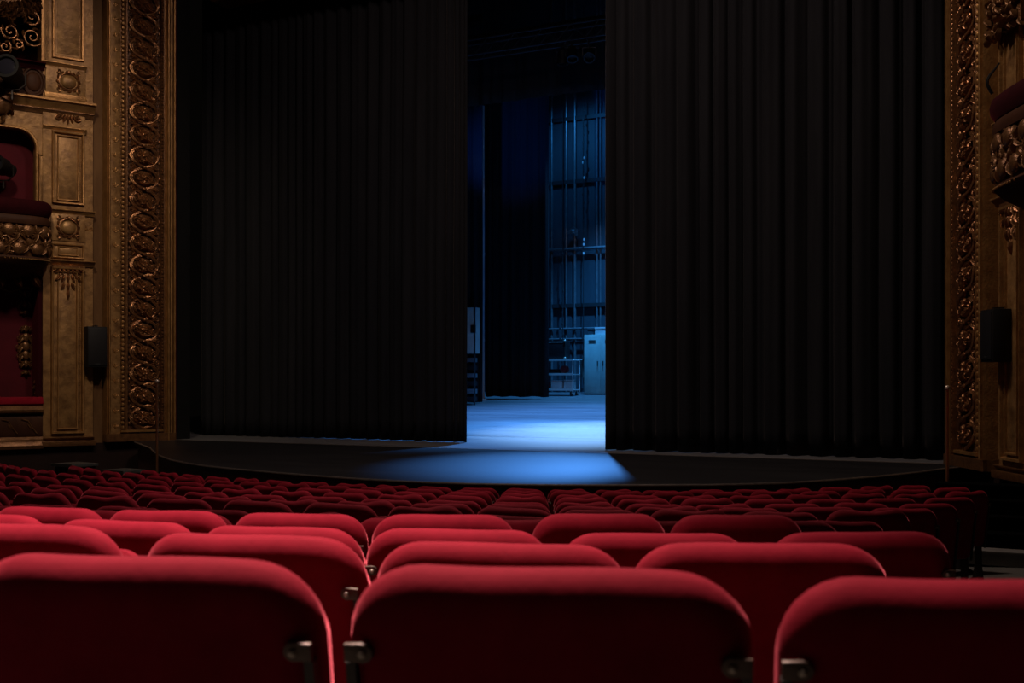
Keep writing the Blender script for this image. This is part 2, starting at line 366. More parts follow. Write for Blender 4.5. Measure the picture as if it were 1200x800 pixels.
# ================================================================== SIDE WALLS WITH THE PROSCENIUM FRAME
def TZ(px, py): return LT(px, py)
def tpx(px): return LT(px)[0]
def zpx(px, py): return LT(px, py)[1]
ZTOP = 11.6
def side(sg):
    L = sg > 0; nm = 'left' if L else 'right'
    base = (-OPEN*sg, PY, 0); rz = math.atan2(TY, TX) if L else math.atan2(-TY, -TX)*1.0
    if not L: rz = math.atan2(math.cos(SPL), -math.sin(SPL))
    # ---------------- proscenium frame
    fr = thing('trim_1' if L else 'trim_2', 'tall carved gilded proscenium frame '+('beside the balcony with the black spotlights' if L else 'beside the box with the bent cable'), 'frame', base, rz); fr['kind'] = 'structure'
    def add(mb, name, mat, par=fr, **k): return mb.build(name, mat, par, sg=sg, **k)
    T = {p: tpx(p) for p in (122, 128, 140, 146, 150, 187, 192, 198, 205)}
    zb = STAGE_Z+.0; zpan = zpx(168, 500)
    def vprof(pts, z0, z1, back=-.3): return MB().prism(list(pts)+[(pts[-1][0], back), (pts[0][0], back)], z0, z1)
    # inner mouldings (next to the stage)
    a, b, c = T[205], T[198], T[192]; d = T[187]
    add(vprof([(a, -.02), (a, .06), (a+.02, .10), (a+.05, .10), (a+.06, .0)], zb, ZTOP), 'inner_bead', 'gold')
    add(vprof([(a+.06, .03), (a+.10, .02), (b-.03, .10), (b, .10)], zb, ZTOP), 'inner_cove', 'gold_panel')
    add(vprof([(b, .02), (b+.01, .02), (b+.03, .13), (b+.055, .13), (b+.075, .04), (c-.02, .04), (c, .06)], zb, ZTOP), 'inner_fillet', 'gold')
    add(vprof([(c, .03), (c+.015, .11), (c+.04, .11), (c+.045, .05), (d-.03, .07), (d-.01, .10), (d, .02)], zb, ZTOP), 'inner_fillet', 'gold_dark')
    e, g = T[150], T[146]
    add(vprof([(d, -.03), (e, -.03)], zpan-.1, ZTOP), 'relief_ground', 'relief_ground')
    add(vprof([(e, .0), (e+.02, .05), (g-.02, .05), (g, .03)], zb, ZTOP), 'outer_fillet', 'gold_dark')
    hh = T[140]
    add(vprof([(g, .02), (g+.03, .03), (hh, .03)], zb, ZTOP), 'bead_bed', 'gold_dark')
    k = T[128]; m_ = T[122]
    add(vprof([(hh, .06), (hh+.015, .07), (k-.01, .07), (k, .05)], zb, ZTOP), 'flat_band', 'gold_panel')
    add(vprof([(k, .03), (k+.015, .13), (k+.035, .13), (k+.04, .06), (m_-.03, .08), (m_-.015, .12), (m_, .06)], zb, ZTOP), 'outer_moulding', 'gold')
    # beads: too small to pick apart singly
    mb = MB(); z = zpan
    while z < ZTOP-.1:
        mb.ball(((g+hh)/2, .045, z), .035, .035, .042, 6, 4); z += .095
    o = add(mb, 'bead', 'gold'); o['kind'] = 'stuff'
    mb = MB(); z = zpan+.02
    while z < ZTOP-.1:
        mb.ball((d-.03, .09, z), .02, .02, .03, 5, 4); z += .07
    o = add(mb, 'bead', 'gold_relief'); o['kind'] = 'stuff'
    # small flower sprigs on the flat band
    mb = MB(); tm = (hh+k)/2
    for q in range(3): mb.leaf((0, 0), PI/2+(q-1)*.8, .10, .022, .014, .2)
    mb.ball((0, .008, 0), .016, .012, .016, 6, 4)
    sprig = mb.mesh('sprig', 'gold', sg)
    z = zpan
    while z < ZTOP-.3: link('sprig', sprig, fr, (sg*tm, .068, z)); z += .31
    # base block
    add(vprof([(T[205], .09), (T[205]+.02, .12), (T[150], .12), (T[122]-.02, .14), (T[122], .12)], zb, zpan-.13, -.29), 'plinth', 'gold_dark')
    add(vprof([(d-.10, .05), (d-.08, .09), (T[140]-.02, .09), (T[140], .06)], zpan-.10, zpan-.055, -.28), 'panel_sill', 'gold')
    # medallion unit: guilloche strands around a leaf rosette
    P = .455; wdt = abs(d-e); A = wdt*.44
    me_l = []
    for var in range(4):
        rv = random.Random(11+var); mb = MB(); S = 14
        for sgn in (1, -1):
            for off, rad in ((0, .020), (.036, .011)):
                pts = []
                for i in range(S+1):
                    u = i/S; zz = -P/2+P*u; xx = sgn*((A-off)*math.sin(PI*u)**.58)
                    pts.append((xx, .050+.02*sgn*math.cos(PI*u)+.010*math.sin(9*u+var), zz*(1-.10*(off > 0))))
                mb.tube(pts, rad, 5)
            # leaf fans and curls in the side spandrels
            for q, (an, ln) in enumerate(((.95, .12), (.5, .16), (.05, .15), (-.45, .16), (-.95, .12))):
                aa = PI-an*1.2 if sgn < 0 else an*1.2
                mb.leaf((sgn*A*.42, P/2), aa, ln*rv.uniform(.95, 1.3), .034, .055, rv.uniform(-1, 1), rv.uniform(-.01, .01))
            mb.scroll((sgn*A*.92, P/2+.02), .06, PI/2, 1.4, .013, .05, 4, 10, sgn)
            mb.scroll((sgn*A*1.02, P/2-.09), .035, -PI/2, 1.2, .010, .04, 4, 10, -sgn)
            mb.ball((sgn*A*1.07, .03, .02), .02, .03, .05, 6, 4); mb.ball((sgn*A*1.07, .03, -.11), .018, .025, .035, 6, 4)
        mb.ball((0, -.015, 0), A*.74, .075, P*.37, 14, 8)
        # rosette: two big curling acanthus leaves, a flower and small leaves
        a0 = rv.uniform(.3, .9)
        for q in (0, 1):
            mb.leaf((-.17*math.cos(a0+PI*q), -.07*math.sin(a0+PI*q)-.02), a0+PI*q-.9, .40, .075, .075, 1.9, .035)
            mb.leaf((.06*math.cos(a0+PI*q), .05*math.sin(a0+PI*q)), a0+PI*q+.5, .22, .050, .065, -1.6, .045)
        n = 6
        for q in range(n):
            an = a0+2*PI*q/n; mb.leaf((.03*math.cos(an)+.03, .03*math.sin(an)), an, .10+rv.uniform(-.015, .025), .034, .05, rv.uniform(.4, 1.2), .07)
        mb.ball((.03, .11, 0), .034, .035, .032, 8, 5)
        for q in range(5):
            an = rv.uniform(0, 6.3); mb.ball((.17*math.cos(an), .06, .13*math.sin(an)), .022, .028, .02, 6, 4)
        for q in (-1, 1): mb.scroll((q*.19, .03*q), .07, PI/2*q, 1.3, .014, .08, 4, 12, q)
        mb.ball((0, .075, P/2), .045, .035, .035, 8, 5)
        for v_i in range(len(mb.v)): v_ = mb.v[v_i]; mb.v[v_i] = (v_[0], v_[1]+.012*noise.noise((v_[0]*14, v_[2]*14, var*3.1)), v_[2])
        me_l.append(mb.mesh('medallion', 'gold_relief', sg))
    z = zpan+P/2-.03; i = 0
    while z < ZTOP-.1:
        o = link('medallion', me_l[(i*7//3) % 4], fr, (sg*(d+e)/2, -.02, z)); z += P; i += 1
    # jamb that returns into the stage: dark red-brown
    mb = MB(); th = SPL
    # in wall coordinates the stage direction (world +y) is t=-cos, n=-sin
    ct, st = math.cos(th), math.sin(th)
    p0 = (T[205], -.03); L1 = .06
    mb.prism([(p0[0], p0[1]), (p0[0]-ct*L1, p0[1]-st*L1), (p0[0]-ct*L1+.3*st, p0[1]-st*L1-.3*ct), (p0[0]+.02, p0[1]-.25)], zb, ZTOP)
    add(mb, 'jamb', 'box_red')
    mb = MB(); p0 = (p0[0]-ct*.065, p0[1]-st*.065); L1 = .4
    mb.prism([(p0[0], p0[1]), (p0[0]-ct*L1, p0[1]-st*L1), (p0[0]-ct*L1+.3*st, p0[1]-st*L1-.3*ct), (p0[0]+.3*st, p0[1]-.3*ct)], zb, ZTOP)
    add(mb, 'curtain_pocket', 'speaker_black')
    # ---------------- wall beyond the frame
    wl = thing('wall_'+nm, 'gilded panelled side wall with pilaster '+('next to the balcony with the black spotlights' if L else 'next to the box with the bent cable'), 'wall', base, rz); wl['kind'] = 'structure'
    def w(mb, name, mat, par=wl, **k): return mb.build(name, mat, par, sg=sg, **k)
    t0, t1, t2 = T[122], tpx(109), tpx(51)
    w(MB().box(t0-.02, t1+.02, -.4, -.10, .0, ZTOP), 'recess', 'bronze_brown', smooth=False)
    w(MB().box(t1, t2, -.4, -.005, STAGE_Z-.05, ZTOP), 'pilaster_core', 'gold_panel', smooth=False)
    w(MB().box(-.05, 5.2, -.45, -.03, -.05, STAGE_Z-.02), 'dado', 'dark_wall', smooth=False)
    # moulded horizontal ledges, profile in (n, z) swept along t
    def ledge(py, px, ta, tb, h, proj, mat='gold', name='ledge', n0=0.0):
        z = zpx(px, py)
        prof = [(n0-.02, z-h), (n0+proj*.25, z-h), (n0+proj*.35, z-h*.7), (n0+proj*.75, z-h*.35), (n0+proj*.8, z-h*.25), (n0+proj, z-h*.2), (n0+proj, z), (n0-.02, z)]
        return w(MB().prism(prof, ta, tb, 'x'), name, mat)
    def pframe(ta, tb, za, zb_, wd_=.035, pr=.03, n0=0, mat='gold', field='gold_panel', dep=.0, beads=False):
        # rectangular bolection moulding + field
        mb = MB(); rings = [(0, n0), (wd_*.2, n0+pr), (wd_*.7, n0+pr*.9), (wd_, n0+.004)]
        vs = []; fs = []
        for ins, n in rings: vs += [(ta+ins, n, za+ins), (tb-ins, n, za+ins), (tb-ins, n, zb_-ins), (ta+ins, n, zb_-ins)]
        for q in range(len(rings)-1):
            for j in range(4): fs.append((q*4+j, q*4+(j+1) % 4, q*4+4+(j+1) % 4, q*4+4+j))
        bk = len(vs); vs += [(ta, n0-.02, za), (tb, n0-.02, za), (tb, n0-.02, zb_), (ta, n0-.02, zb_), (ta+wd_, n0-.02, za+wd_), (tb-wd_, n0-.02, za+wd_), (tb-wd_, n0-.02, zb_-wd_), (ta+wd_, n0-.02, zb_-wd_)]
        for j in range(4):
            fs.append((bk+j, bk+(j+1) % 4, (j+1) % 4, j)); fs.append((12+j, 12+(j+1) % 4, bk+4+(j+1) % 4, bk+4+j)); fs.append((bk+4+j, bk+4+(j+1) % 4, bk+(j+1) % 4, bk+j))
        mb.add(vs, fs); o = w(mb, 'panel_moulding', mat)
        f = w(MB().box(ta+wd_*1.6, tb-wd_*1.6, n0-.02, n0+.008, za+wd_*1.6, zb_-wd_*1.6), 'panel_field', field, bevel=.006)
        if beads:
            mb = MB(); z = za+wd_*1.5
            while z < zb_-wd_*1.5: mb.ball((ta+wd_*1.35, n0+.012, z), .011, .011, .016, 5, 3); z += .045
            b = w(mb, 'bead', 'gold'); b['kind'] = 'stuff'
        return o
    def cartouche(tc, zc, wd_, ht, n0=.02, leaves=12):
        mb = MB()
        mb.ball((tc, n0+.0, zc), wd_*.30, .06, ht*.30, 14, 8); w(mb, 'cartouche_boss', 'gold_panel')
        mb = MB(); pts = [(tc+wd_*.36*math.cos(2*PI*i/20), n0+.02, zc+ht*.36*math.sin(2*PI*i/20)) for i in range(20)]
        mb.tube(pts, .014, 5, closed=True)
        for i in range(leaves):
            an = 2*PI*i/leaves+.2; mb.leaf((tc+wd_*.36*math.cos(an), zc+ht*.36*math.sin(an)), an+.9, wd_*.20, wd_*.05, .035, 1.2, n0)
        for qx in (-1, 1):
            for qz in (-1, 1):
                mb.scroll((tc+qx*wd_*.38, zc+qz*ht*.38), wd_*.10, qz*PI/2, 1.2, .012, n0+.02, 5, 10, qx*qz)
        mb.ball((tc, n0+.04, zc+ht*.40), .03, .03, .035, 7, 5)
        return w(mb, 'cartouche_wreath', 'gold_relief')
    # pilaster order, top to bottom (pixel rows measured on the left wall at x about 80)
    pc = 80; ta, tb = tpx(98), tpx(60); tm = (ta+tb)/2
    Z = lambda py: zpx(pc, py)
    tR = tpx(99)      # right-hand flat strip begins
    w(MB().box(tR-.0, t2+.02, -.02, .03, Z(516), ZTOP), 'pilaster_face', 'gold_panel', smooth=False)
    pframe(ta+.0, tb, Z(71), ZTOP-.2, .07, .05, .03, beads=True)
    ledge(76, pc, tR-.03, t2+.04, .09, .10)
    w(MB().box(ta-.02, tb+.12, .0, .07, Z(112), Z(82)), 'pedestal', 'gold_panel', bevel=.012); cartouche(tm, Z(97), .52, .46, .075)
    w(MB().box(ta-.04, tb+.14, .0, .10, Z(119), Z(112)), 'pedestal_foot', 'gold', bevel=.012)
    ledge(120, pc, t1-.02, t2+.75, .20, .20); ledge(131, pc, t1, t2+.7, .10, .08, 'gold_dark')
    mb = MB()
    for q in range(-3, 4): mb.leaf((tm+q*.055, Z(135)), -PI/2+q*.12, .20-.02*abs(q), .035, .05, .3*q, .03)
    for q in (-1, 1): mb.scroll((tm+q*.20, Z(139)), .07, PI/2, 1.3, .018, .06, 5, 10, q)
    w(mb, 'swag', 'gold_relief')
    ledge(150, pc, tR-.03, t2+.02, .10, .09)
    pframe(ta, tb, Z(240), Z(155), .055, .06, .03, beads=True); pframe(ta+.10, tb-.10, Z(236), Z(160), .035, .04, .035)
    ledge(246, pc, t1-.02, t2+.04, .10, .10)
    w(MB().box(ta-.02, tb+.02, .0, .05, Z(283), Z(252)), 'pedestal', 'gold_panel', bevel=.012); cartouche(tm, Z(267), .50, .48, .055)
    pframe(ta, tb, Z(303), Z(286), .04, .04, .03); pframe(ta+.12, tb-.12, Z(300), Z(289), .03, .025, .035)
    ledge(305, pc, t1-.02, t2+.04, .11, .12)
    # pendant of leaves under the ledge
    mb = MB()
    for row, (cnt, zz, ln) in enumerate(((7, 314, .16), (5, 322, .17), (3, 331, .17), (1, 340, .20))):
        for q in range(cnt):
            x = (q-(cnt-1)/2); mb.leaf((tm+x*.075, Z(zz)), -PI/2+x*.15, ln, .040, .06, .5*x, .035)
    mb.box(tm-.30, tm+.30, .02, .08, Z(314), Z(311)); w(mb, 'leaf_pendant', 'gold_relief')
    pframe(ta-.0, tb+.02, Z(508), Z(313), .06, .06, .03, beads=True); pframe(ta+.13, tb-.10, Z(503), Z(318), .035, .04, .035)
    ledge(512, pc, t1-.01, t2+.03, .07, .08, 'gold_dark'); w(MB().box(t1-.03, t2+.05, -.02, .10, STAGE_Z-.06, Z(516)), 'plinth', 'gold_dark', bevel=.015)
    # flat strip to the frame side: small applied sprig
    mb = MB(); ts = (t1+tR)/2
    for q in (-1, 1): mb.leaf((ts, Z(268)), PI/2+q*1.2, .10, .02, .02, q*.8, .0); mb.scroll((ts+q*.05, Z(265)), .03, 0, 1, .008, .01, 4, 8, q)
    w(mb, 'sprig', 'gold')
    # ---------------- the stacked boxes: wall around the openings
    tE = 5.0; X = 25; ZB = lambda py: zpx(X, py)
    ta_ = tpx(43)          # near jamb of the arch
    rad = .36; zt = ZB(150); zs = ZB(238)
    arch = [(t2, ZB(118)), (t2, zs), (ta_, zs)]
    for i in range(9):
        q = PI*i/16; arch.append((ta_+rad*(1-math.cos(q)), zt-rad+rad*math.sin(q)))
    tA = 4.55
    for i in range(9):
        q = PI/2-PI*i/16; arch.append((tA-rad*(1-math.cos(q)), zt-rad+rad*math.sin(q)))
    arch += [(tA, zs), (tE, zs), (tE, ZB(118))]
    w(MB().prism(arch, -.30, 0, 'y'), 'arch_wall', 'gold_panel', smooth=False)
    # archivolt moulding
    pts = [(p[0], .01, p[1]) for p in arch[2:-3]]
    w(MB().tube(pts, .035, 6), 'archivolt', 'gold')
    pframe(tpx(54)+.02-.0, tpx(44)-.02, ZB(236), ZB(178), .03, .03, .0)
    # band between arch box and lower box, frieze above the arch
    w(MB().box(t2, tE, -.30, .0, ZB(322), zs), 'balcony_band', 'gold_dark', smooth=False)
    w(MB().box(t2, tE, -.30, .02, ZB(118), ZB(72)), 'frieze', 'brown_wood', smooth=False)
    mb = MB(); cz = ZB(94); cT = tpx(39)
    pts = [(cT+.20*math.cos(2*PI*i/22), .03, cz+.27*math.sin(2*PI*i/22)) for i in range(22)]; mb.tube(pts, .03, 6, closed=True)
    mb.ball((cT, .02, cz), .15, .05, .2, 12, 6)
    for q in range(10): an = 2*PI*q/10; mb.leaf((cT+.2*math.cos(an), cz+.27*math.sin(an)), an+1, .09, .025, .03, 1, .03)
    w(mb, 'frieze_medallion', 'brown_wood')
    ledge(72, X, t2-.0, tE, .13, .22, 'velvet_dark', 'upper_rail')
    # interiors lined with red
    def room(za, zb_, dep, mat, ta=ta_, tb=tA, name='box_interior'):
        mb = MB(); mb.box(ta-.35, tb+.35, -dep-.06, -dep, za-.2, zb_+.2)
        mb.box(ta-.36, ta-.30, -dep, -.30, za-.2, zb_+.2); mb.box(tb+.30, tb+.36, -dep, -.30, za-.2, zb_+.2)
        mb.box(ta-.3, tb+.3, -dep, -.30, za-.25, za-.19); mb.box(ta-.3, tb+.3, -dep, -.30, zb_+.19, zb_+.25)
        return w(mb, name, mat, smooth=False)
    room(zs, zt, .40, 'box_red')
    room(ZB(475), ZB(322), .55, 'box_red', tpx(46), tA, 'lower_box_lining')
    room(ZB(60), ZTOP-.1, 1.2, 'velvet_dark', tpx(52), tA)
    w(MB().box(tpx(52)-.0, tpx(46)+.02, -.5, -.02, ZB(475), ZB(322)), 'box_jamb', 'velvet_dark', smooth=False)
    # gilded drops on the lower box lining
    def drop(px, pya, pyb, wd_, n):
        t, za = LT(px, pya, n); _, zb_ = LT(px, pyb, n); mb = MB(); h = za-zb_
        mb.tube([(t, n, za), (t, n, zb_)], .008, 5)
        k = max(3, int(h/.17))
        for i in range(k):
            u = (i+.5)/k; s_ = wd_*(.45+.55*math.sin(PI*min(1, u*1.15)))
            zc = za-h*u
            for q in (-1, 1):
                mb.leaf((t, zc+.05), -PI/2+q*.95, s_*.75, s_*.2, .05, -q*.9, n)
                mb.scroll((t+q*s_*.45, zc), s_*.22, PI/2, 1.2, .012, n+.03, 4, 10, q)
            mb.ball((t, n+.03, zc), s_*.22, .05, s_*.34, 8, 5)
        return w(mb, 'gilded_drop', 'gold_dark')
    drop(29, 338, 372, .30, -.53); drop(30, 380, 442, .34, -.53); drop(42, 322, 352, .14, -.30); drop(42, 445, 464, .12, -.30)
    mb = MB(); pts = [(tpx(46)+u*.2, -.50, ZB(337)+.05*math.sin(u*2.2)) for u in [i*.5 for i in range(20)]]; mb.tube(pts, .015, 5); w(mb, 'garland', 'gold_dark')
    # upper grille of scrolls
    gt = lambda px: LT(px, 30, .02)[0]
    mb = MB()
    for (px, py, r_, a0, tr, sn) in ((38, 43, .21, 2.6, 1.7, 1), (12, 36, .17, .2, 1.5, -1), (38, 20, .16, -1.2, 1.2, -1), (22, 52, .10, 1.0, 1.2, 1), (47, 8, .10, -.5, 1.2, 1), (6, 54, .12, 2, 1.3, 1), (-14, 40, .2, 1, 1.6, -1)):
        t, z = LT(px, py, .02); mb.scroll((t, z), r_, a0, tr, .022, .0, 6, 16, sn)
        for q in range(4): mb.leaf((t+r_*.7*math.cos(q*1.6), z+r_*.7*math.sin(q*1.6)), q*1.6+1, .12, .03, .03, 1.2, .0)
    w(mb, 'scroll_grille', 'gold_relief')
    mb = MB(); t, z = LT(8, 4, .02)
    mb.ball((t, -.02, z+.2), .55, .08, .46, 16, 8)
    for q in range(70):
        an = PI+PI*random.Random(q).random(); rr = random.Random(q+50).uniform(.2, .62); mb.leaf((t+rr*math.cos(an), z+.2+rr*.8*math.sin(an)), an+random.Random(q+9).uniform(-1, 1), .15, .04, .08, 1, .10*(1-rr/.7))
    w(mb, 'shell_ornament', 'gold_dark')
    w(MB().box(tpx(57), t2+.0+.02, -.3, .03, ZB(72), ZTOP), 'grille_post', 'gold', smooth=False)
    w(MB().box(t2, t2+.05, -.3, .06, ZB(72), ZTOP), 'grille_post', 'gold', smooth=False)
    w(MB().box(t2, tE, -.4, -.3, 0, ZB(470)), 'dado_upper', 'dark_wall', smooth=False)
    return wl, fr
WL, FL = side(1); WR, FR = side(-1)

# ================================================================== BALCONY BOXES (bowed parapets), lower box fronts
TCB, ABX, BBX = 3.78, 1.18, .62
def plan(s, scale=1.0, inset=0.0):      # s 0..1 along the bow, returns t, n
    a = PI*s; cx, sx = math.cos(a), math.sin(a)
    p = .5
    t = TCB-(ABX-inset)*math.copysign(abs(cx)**p, cx); n = (BBX*scale-inset)*abs(sx)**p
    return t, n
def sweep(levels, S=44, scale=1.0):
    mb = MB(); vs = []; fs = []; k = len(levels)
    for i in range(S+1):
        for ins, z in levels:
            t, n = plan(i/S, scale, ins); vs.append((t, n, z))
    for i in range(S):
        for j in range(k-1): fs.append((i*k+j, (i+1)*k+j, (i+1)*k+j+1, i*k+j+1))
    fs.append(tuple(i*k for i in range(S+1))); fs.append(tuple(i*k+k-1 for i in range(S, -1, -1)))
    mb.add(vs, fs); return mb
def box_front(sg):
    L = sg > 0; rz = math.atan2(TY, TX) if L else math.atan2(math.cos(SPL), -math.sin(SPL))
    b = thing('balcony_box', 'bowed gilded balcony box with fruit garland, '+('below the round black spotlight' if L else 'a bent cable on its rail'), 'balcony', (-OPEN*sg, PY, 0), rz)
    def w(mb, name, mat, par=b, **k): return mb.build(name, mat, par, sg=sg, **k)
    Z = lambda py: LT(20, py, .5)[1]
    w(sweep([(.10, Z(252)), (.02, Z(251)), (-.03, Z(246)), (-.04, Z(241)), (-.02, Z(236)), (.04, Z(233)), (.30, Z(232.5))]), 'velvet_rail', 'velvet_dark')
    w(sweep([(.30, Z(262)), (.0, Z(262)), (-.015, Z(258)), (.0, Z(254)), (.02, Z(252)), (.3, Z(252))]), 'rail_moulding', 'brown_wood')
    w(sweep([(.30, Z(300)), (.06, Z(300)), (.03, Z(290)), (.03, Z(272)), (.05, Z(262)), (.3, Z(262))]), 'parapet', 'gold_dark')
    w(sweep([(.55, Z(325)), (.45, Z(322)), (.25, Z(316)), (.10, Z(310)), (.03, Z(305)), (.0, Z(302)), (.02, Z(300)), (.3, Z(300))]), 'belly_moulding', 'brown_wood')
    # beads along the lower moulding
    mb = MB()
    for i in range(90):
        t, n = plan((i+.5)/90, 1, -.005); mb.ball((t, n, Z(303)), .016, .016, .016, 5, 4)
    o = w(mb, 'bead', 'gold'); o['kind'] = 'stuff'
    # fruits, leaves and scrolls around the parapet
    def onp(s, py, ins=.03):
        t, n = plan(s, 1, ins); t2, n2 = plan(min(1, s+.01), 1, ins); d = Vector((t2-t, n2-n, 0)).normalized()
        return Vector((t, n, Z(py))), math.atan2(d.y, d.x)
    fruit = MB(); fruit.ball((0, .02, 0), .125, .06, .125, 12, 8); fm = fruit.mesh('fruit', 'gold_dark', sg)
    lf = MB()
    for q in range(5): lf.leaf((0, 0), .3+q*1.25, .19, .045, .06, .9, 0)
    lf.scroll((.10, .03), .10, 0, 1.4, .016, .03, 5, 12, 1); lf.scroll((-.10, -.03), .10, PI, 1.4, .016, .03, 5, 12, -1)
    lm = lf.mesh('leaf_spray', 'gold_dark', sg)
    rr = random.Random(5)
    QP = [plan(k/600, 1, .03) for k in range(601)]; LN = [0]
    for k in range(600): LN.append(LN[-1]+math.hypot(QP[k+1][0]-QP[k][0], QP[k+1][1]-QP[k][1]))
    for i in range(17):
        s_ = next(k for k in range(601) if LN[k] >= LN[-1]*(.02+.96*(i+.5)/17))/600
        p, a = onp(s_, 291 if i % 2 else 270); o = link('fruit', fm, b, (p.x*sg, p.y, p.z), (0, 0, a*sg))
        p, a = onp(s_, 273 if i % 2 else 288); o = link('leaf_spray', lm, b, (p.x*sg, p.y, p.z), (0, rr.uniform(-.6, .6), a*sg))
    # corbel under the bow
    mb = MB()
    for q in range(7): mb.leaf((TCB-.9+q*.3, Z(318)), -PI/2+(q-3)*.1, .3, .09, .12, .2*(q-3), .02)
    w(mb, 'corbel_leaves', 'gold_dark')
    # lower box
    lb = WL if L else WR
    ta, tb = tpx(50), 5.0; Z2 = lambda py: zpx(25, py)
    def w2(mb, name, mat, **k): return mb.build(name, mat, lb, sg=sg, **k)
    def prof(pts, name, mat): return w2(MB().prism(pts, ta, tb, 'x'), name, mat)
    prof([(-.3, Z2(475)), (.02, Z2(475)), (.06, Z2(473)), (.07, Z2(470)), (.05, Z2(466)), (-.02, Z2(465)), (-.3, Z2(465))], 'cushion', 'velvet')
    prof([(-.28, Z2(485)), (.03, Z2(485)), (.08, Z2(483)), (.09, Z2(480)), (.05, Z2(477)), (.02, Z2(475)), (-.28, Z2(475))], 'cornice', 'gold_dark')
    prof([(-.28, Z2(512)), (-.01, Z2(512)), (.02, Z2(509)), (.02, Z2(490)), (-.01, Z2(486)), (-.28, Z2(486))], 'front_panel', 'brown_wood')
    prof([(-.28, Z2(526)), (.07, Z2(526)), (.10, Z2(522)), (.06, Z2(518)), (.06, Z2(515)), (.02, Z2(512)), (-.28, Z2(512))], 'base_moulding', 'gold_dark')
    mb = MB()
    for q in range(6):
        t = ta+.12+q*.36
        mb.tube([(t, .03, Z2(508)), (t+.10, .03, Z2(500)), (t+.16, .03, Z2(493)), (t+.28, .03, Z2(491))], .014, 5)
        mb.leaf((t+.1, Z2(502)), .8, .12, .025, .02, .5, .02)
    w2(mb, 'carved_sprays', 'gold_dark')
for sg in (1, -1): box_front(sg)

def WP(sg, t, n, z):   # wall coordinates to world
    return Vector((sg*(-OPEN+t*TX+n*math.cos(SPL)), PY+t*TY-n*math.sin(SPL), z))
WRZ = {1: math.atan2(TY, TX)+PI, -1: math.atan2(math.cos(SPL), -math.sin(SPL))+PI}

# loudspeakers on the walls: front faces local -y
def loudspeaker(sg, label, z0, z1, t):
    p = WP(sg, t, .02, z0); h = z1-z0
    s = thing('wall_speaker', label, 'speaker', p, WRZ[sg])
    mb = MB(); mb.prism([(-.19, -.27), (.19, -.27), (.22, -.10), (.18, 0), (-.18, 0), (-.22, -.10)], 0, h); mb.build('cabinet', 'speaker_black', s, bevel=.012)
    mb = MB(); mb.box(-.175, .175, -.285, -.265, .03, h-.03); g = mb.build('grille', 'case_black', s, bevel=.01)
    mb = MB(); mb.box(-.05, .05, -.290, -.283, .06, .075); mb.build('badge', 'dark_steel', g)
    MB().box(-.12, .12, 0, .10, h*.3, h*.7).build('wall_bracket', 'iron', s); MB().box(-.03, .03, -.18, .06, h, h+.03).build('top_bracket', 'iron', s)
loudspeaker(1, 'black loudspeaker on the gilded wall beside the plain lit pilaster', EYE+.31, EYE+1.13, 1.70)
loudspeaker(-1, 'black loudspeaker on the dim wall below the bent cable', EYE+.27, EYE+.96, 2.02)

# spotlights at the boxes: body along local -y
def spotlight(name, label, loc, rz, pitch, s=1.0, group=None):
    t = thing(name, label, 'spotlight', loc, rz)
    m = Matrix.Rotation(pitch, 4, 'X')
    def tr(mb): mb.v = [tuple(m @ Vector(v)) for v in mb.v]; return mb
    b = tr(MB().lathe([(.10*s, .34*s), (.15*s, .30*s), (.16*s, .05*s), (.20*s, 0), (.21*s, -.30*s), (.22*s, -.32*s), (.22*s, -.36*s), (.17*s, -.36*s), (.165*s, -.30*s), (.02*s, -.30*s)], (0,0,0), 20, 'y')).build('housing', 'speaker_black', t)
    tr(MB().lathe([(.16*s, -.30*s), (.15*s, -.315*s), (.08*s, -.33*s), (.01*s, -.335*s)], (0,0,0), 18, 'y')).build('lens', 'glass_lens', t)
    MB().tube([(-.24*s, 0, 0), (-.24*s, 0, -.2*s), (-.12*s, 0, -.3*s), (.12*s, 0, -.3*s), (.24*s, 0, -.2*s), (.24*s, 0, 0)], .018*s, 6).build('yoke', 'iron', t)
    MB().tube([(0, 0, -.3*s), (0, 0, -.48*s)], .025*s, 8).build('clamp', 'iron', t)
    return t
t, z = LT(14, 86, .45)
spotlight('spotlight', 'large black spotlight before the red frieze under the scroll grille', WP(1, t, .45, z), R(35), R(-8), 1.05)
t, z = LT(4, 196, .15)
spotlight('spotlight', 'round black spotlight in the arched red opening over the balcony rail', WP(1, t, .15, z), R(20), R(-5), .85)
# gilded cherub-like carved bracket left of the arch: leaf cluster
mb = MB(); t, z = LT(3, 118, .1)
for q in range(16): an = q*2.4; mb.leaf((.16*math.cos(an)*(q/16), .30*math.sin(an)*(q/16)), an, .17, .05, .10, 1, .02)
mb.ball((0, .05, 0), .2, .12, .26, 10, 7)
o = mb.build('carved_bracket', 'gold_dark', WL); o.location = (t, .02, z)
# carved capital at the top of the right wall
mb = MB()
for q in range(80):
    r_ = random.Random(q*3+1); mb.leaf((r_.uniform(-.45, .45), r_.uniform(-.30, .25)), r_.uniform(-2.6, -.4), r_.uniform(.10, .18), .032, .08, r_.uniform(-1, 1), r_.uniform(.0, .12))
for q in (-1, 0, 1): mb.scroll((q*.3, .1), .15, PI/2, 1.5, .03, .12, 6, 12, 1 if q > 0 else -1)
mb.box(-.5, .5, -.02, .06, -.30, .40)
cp = mb.build('carved_capital', 'gold_dark', WR); cp.location = (-2.25, .10, EYE+(448-12)*14.7/FPX)
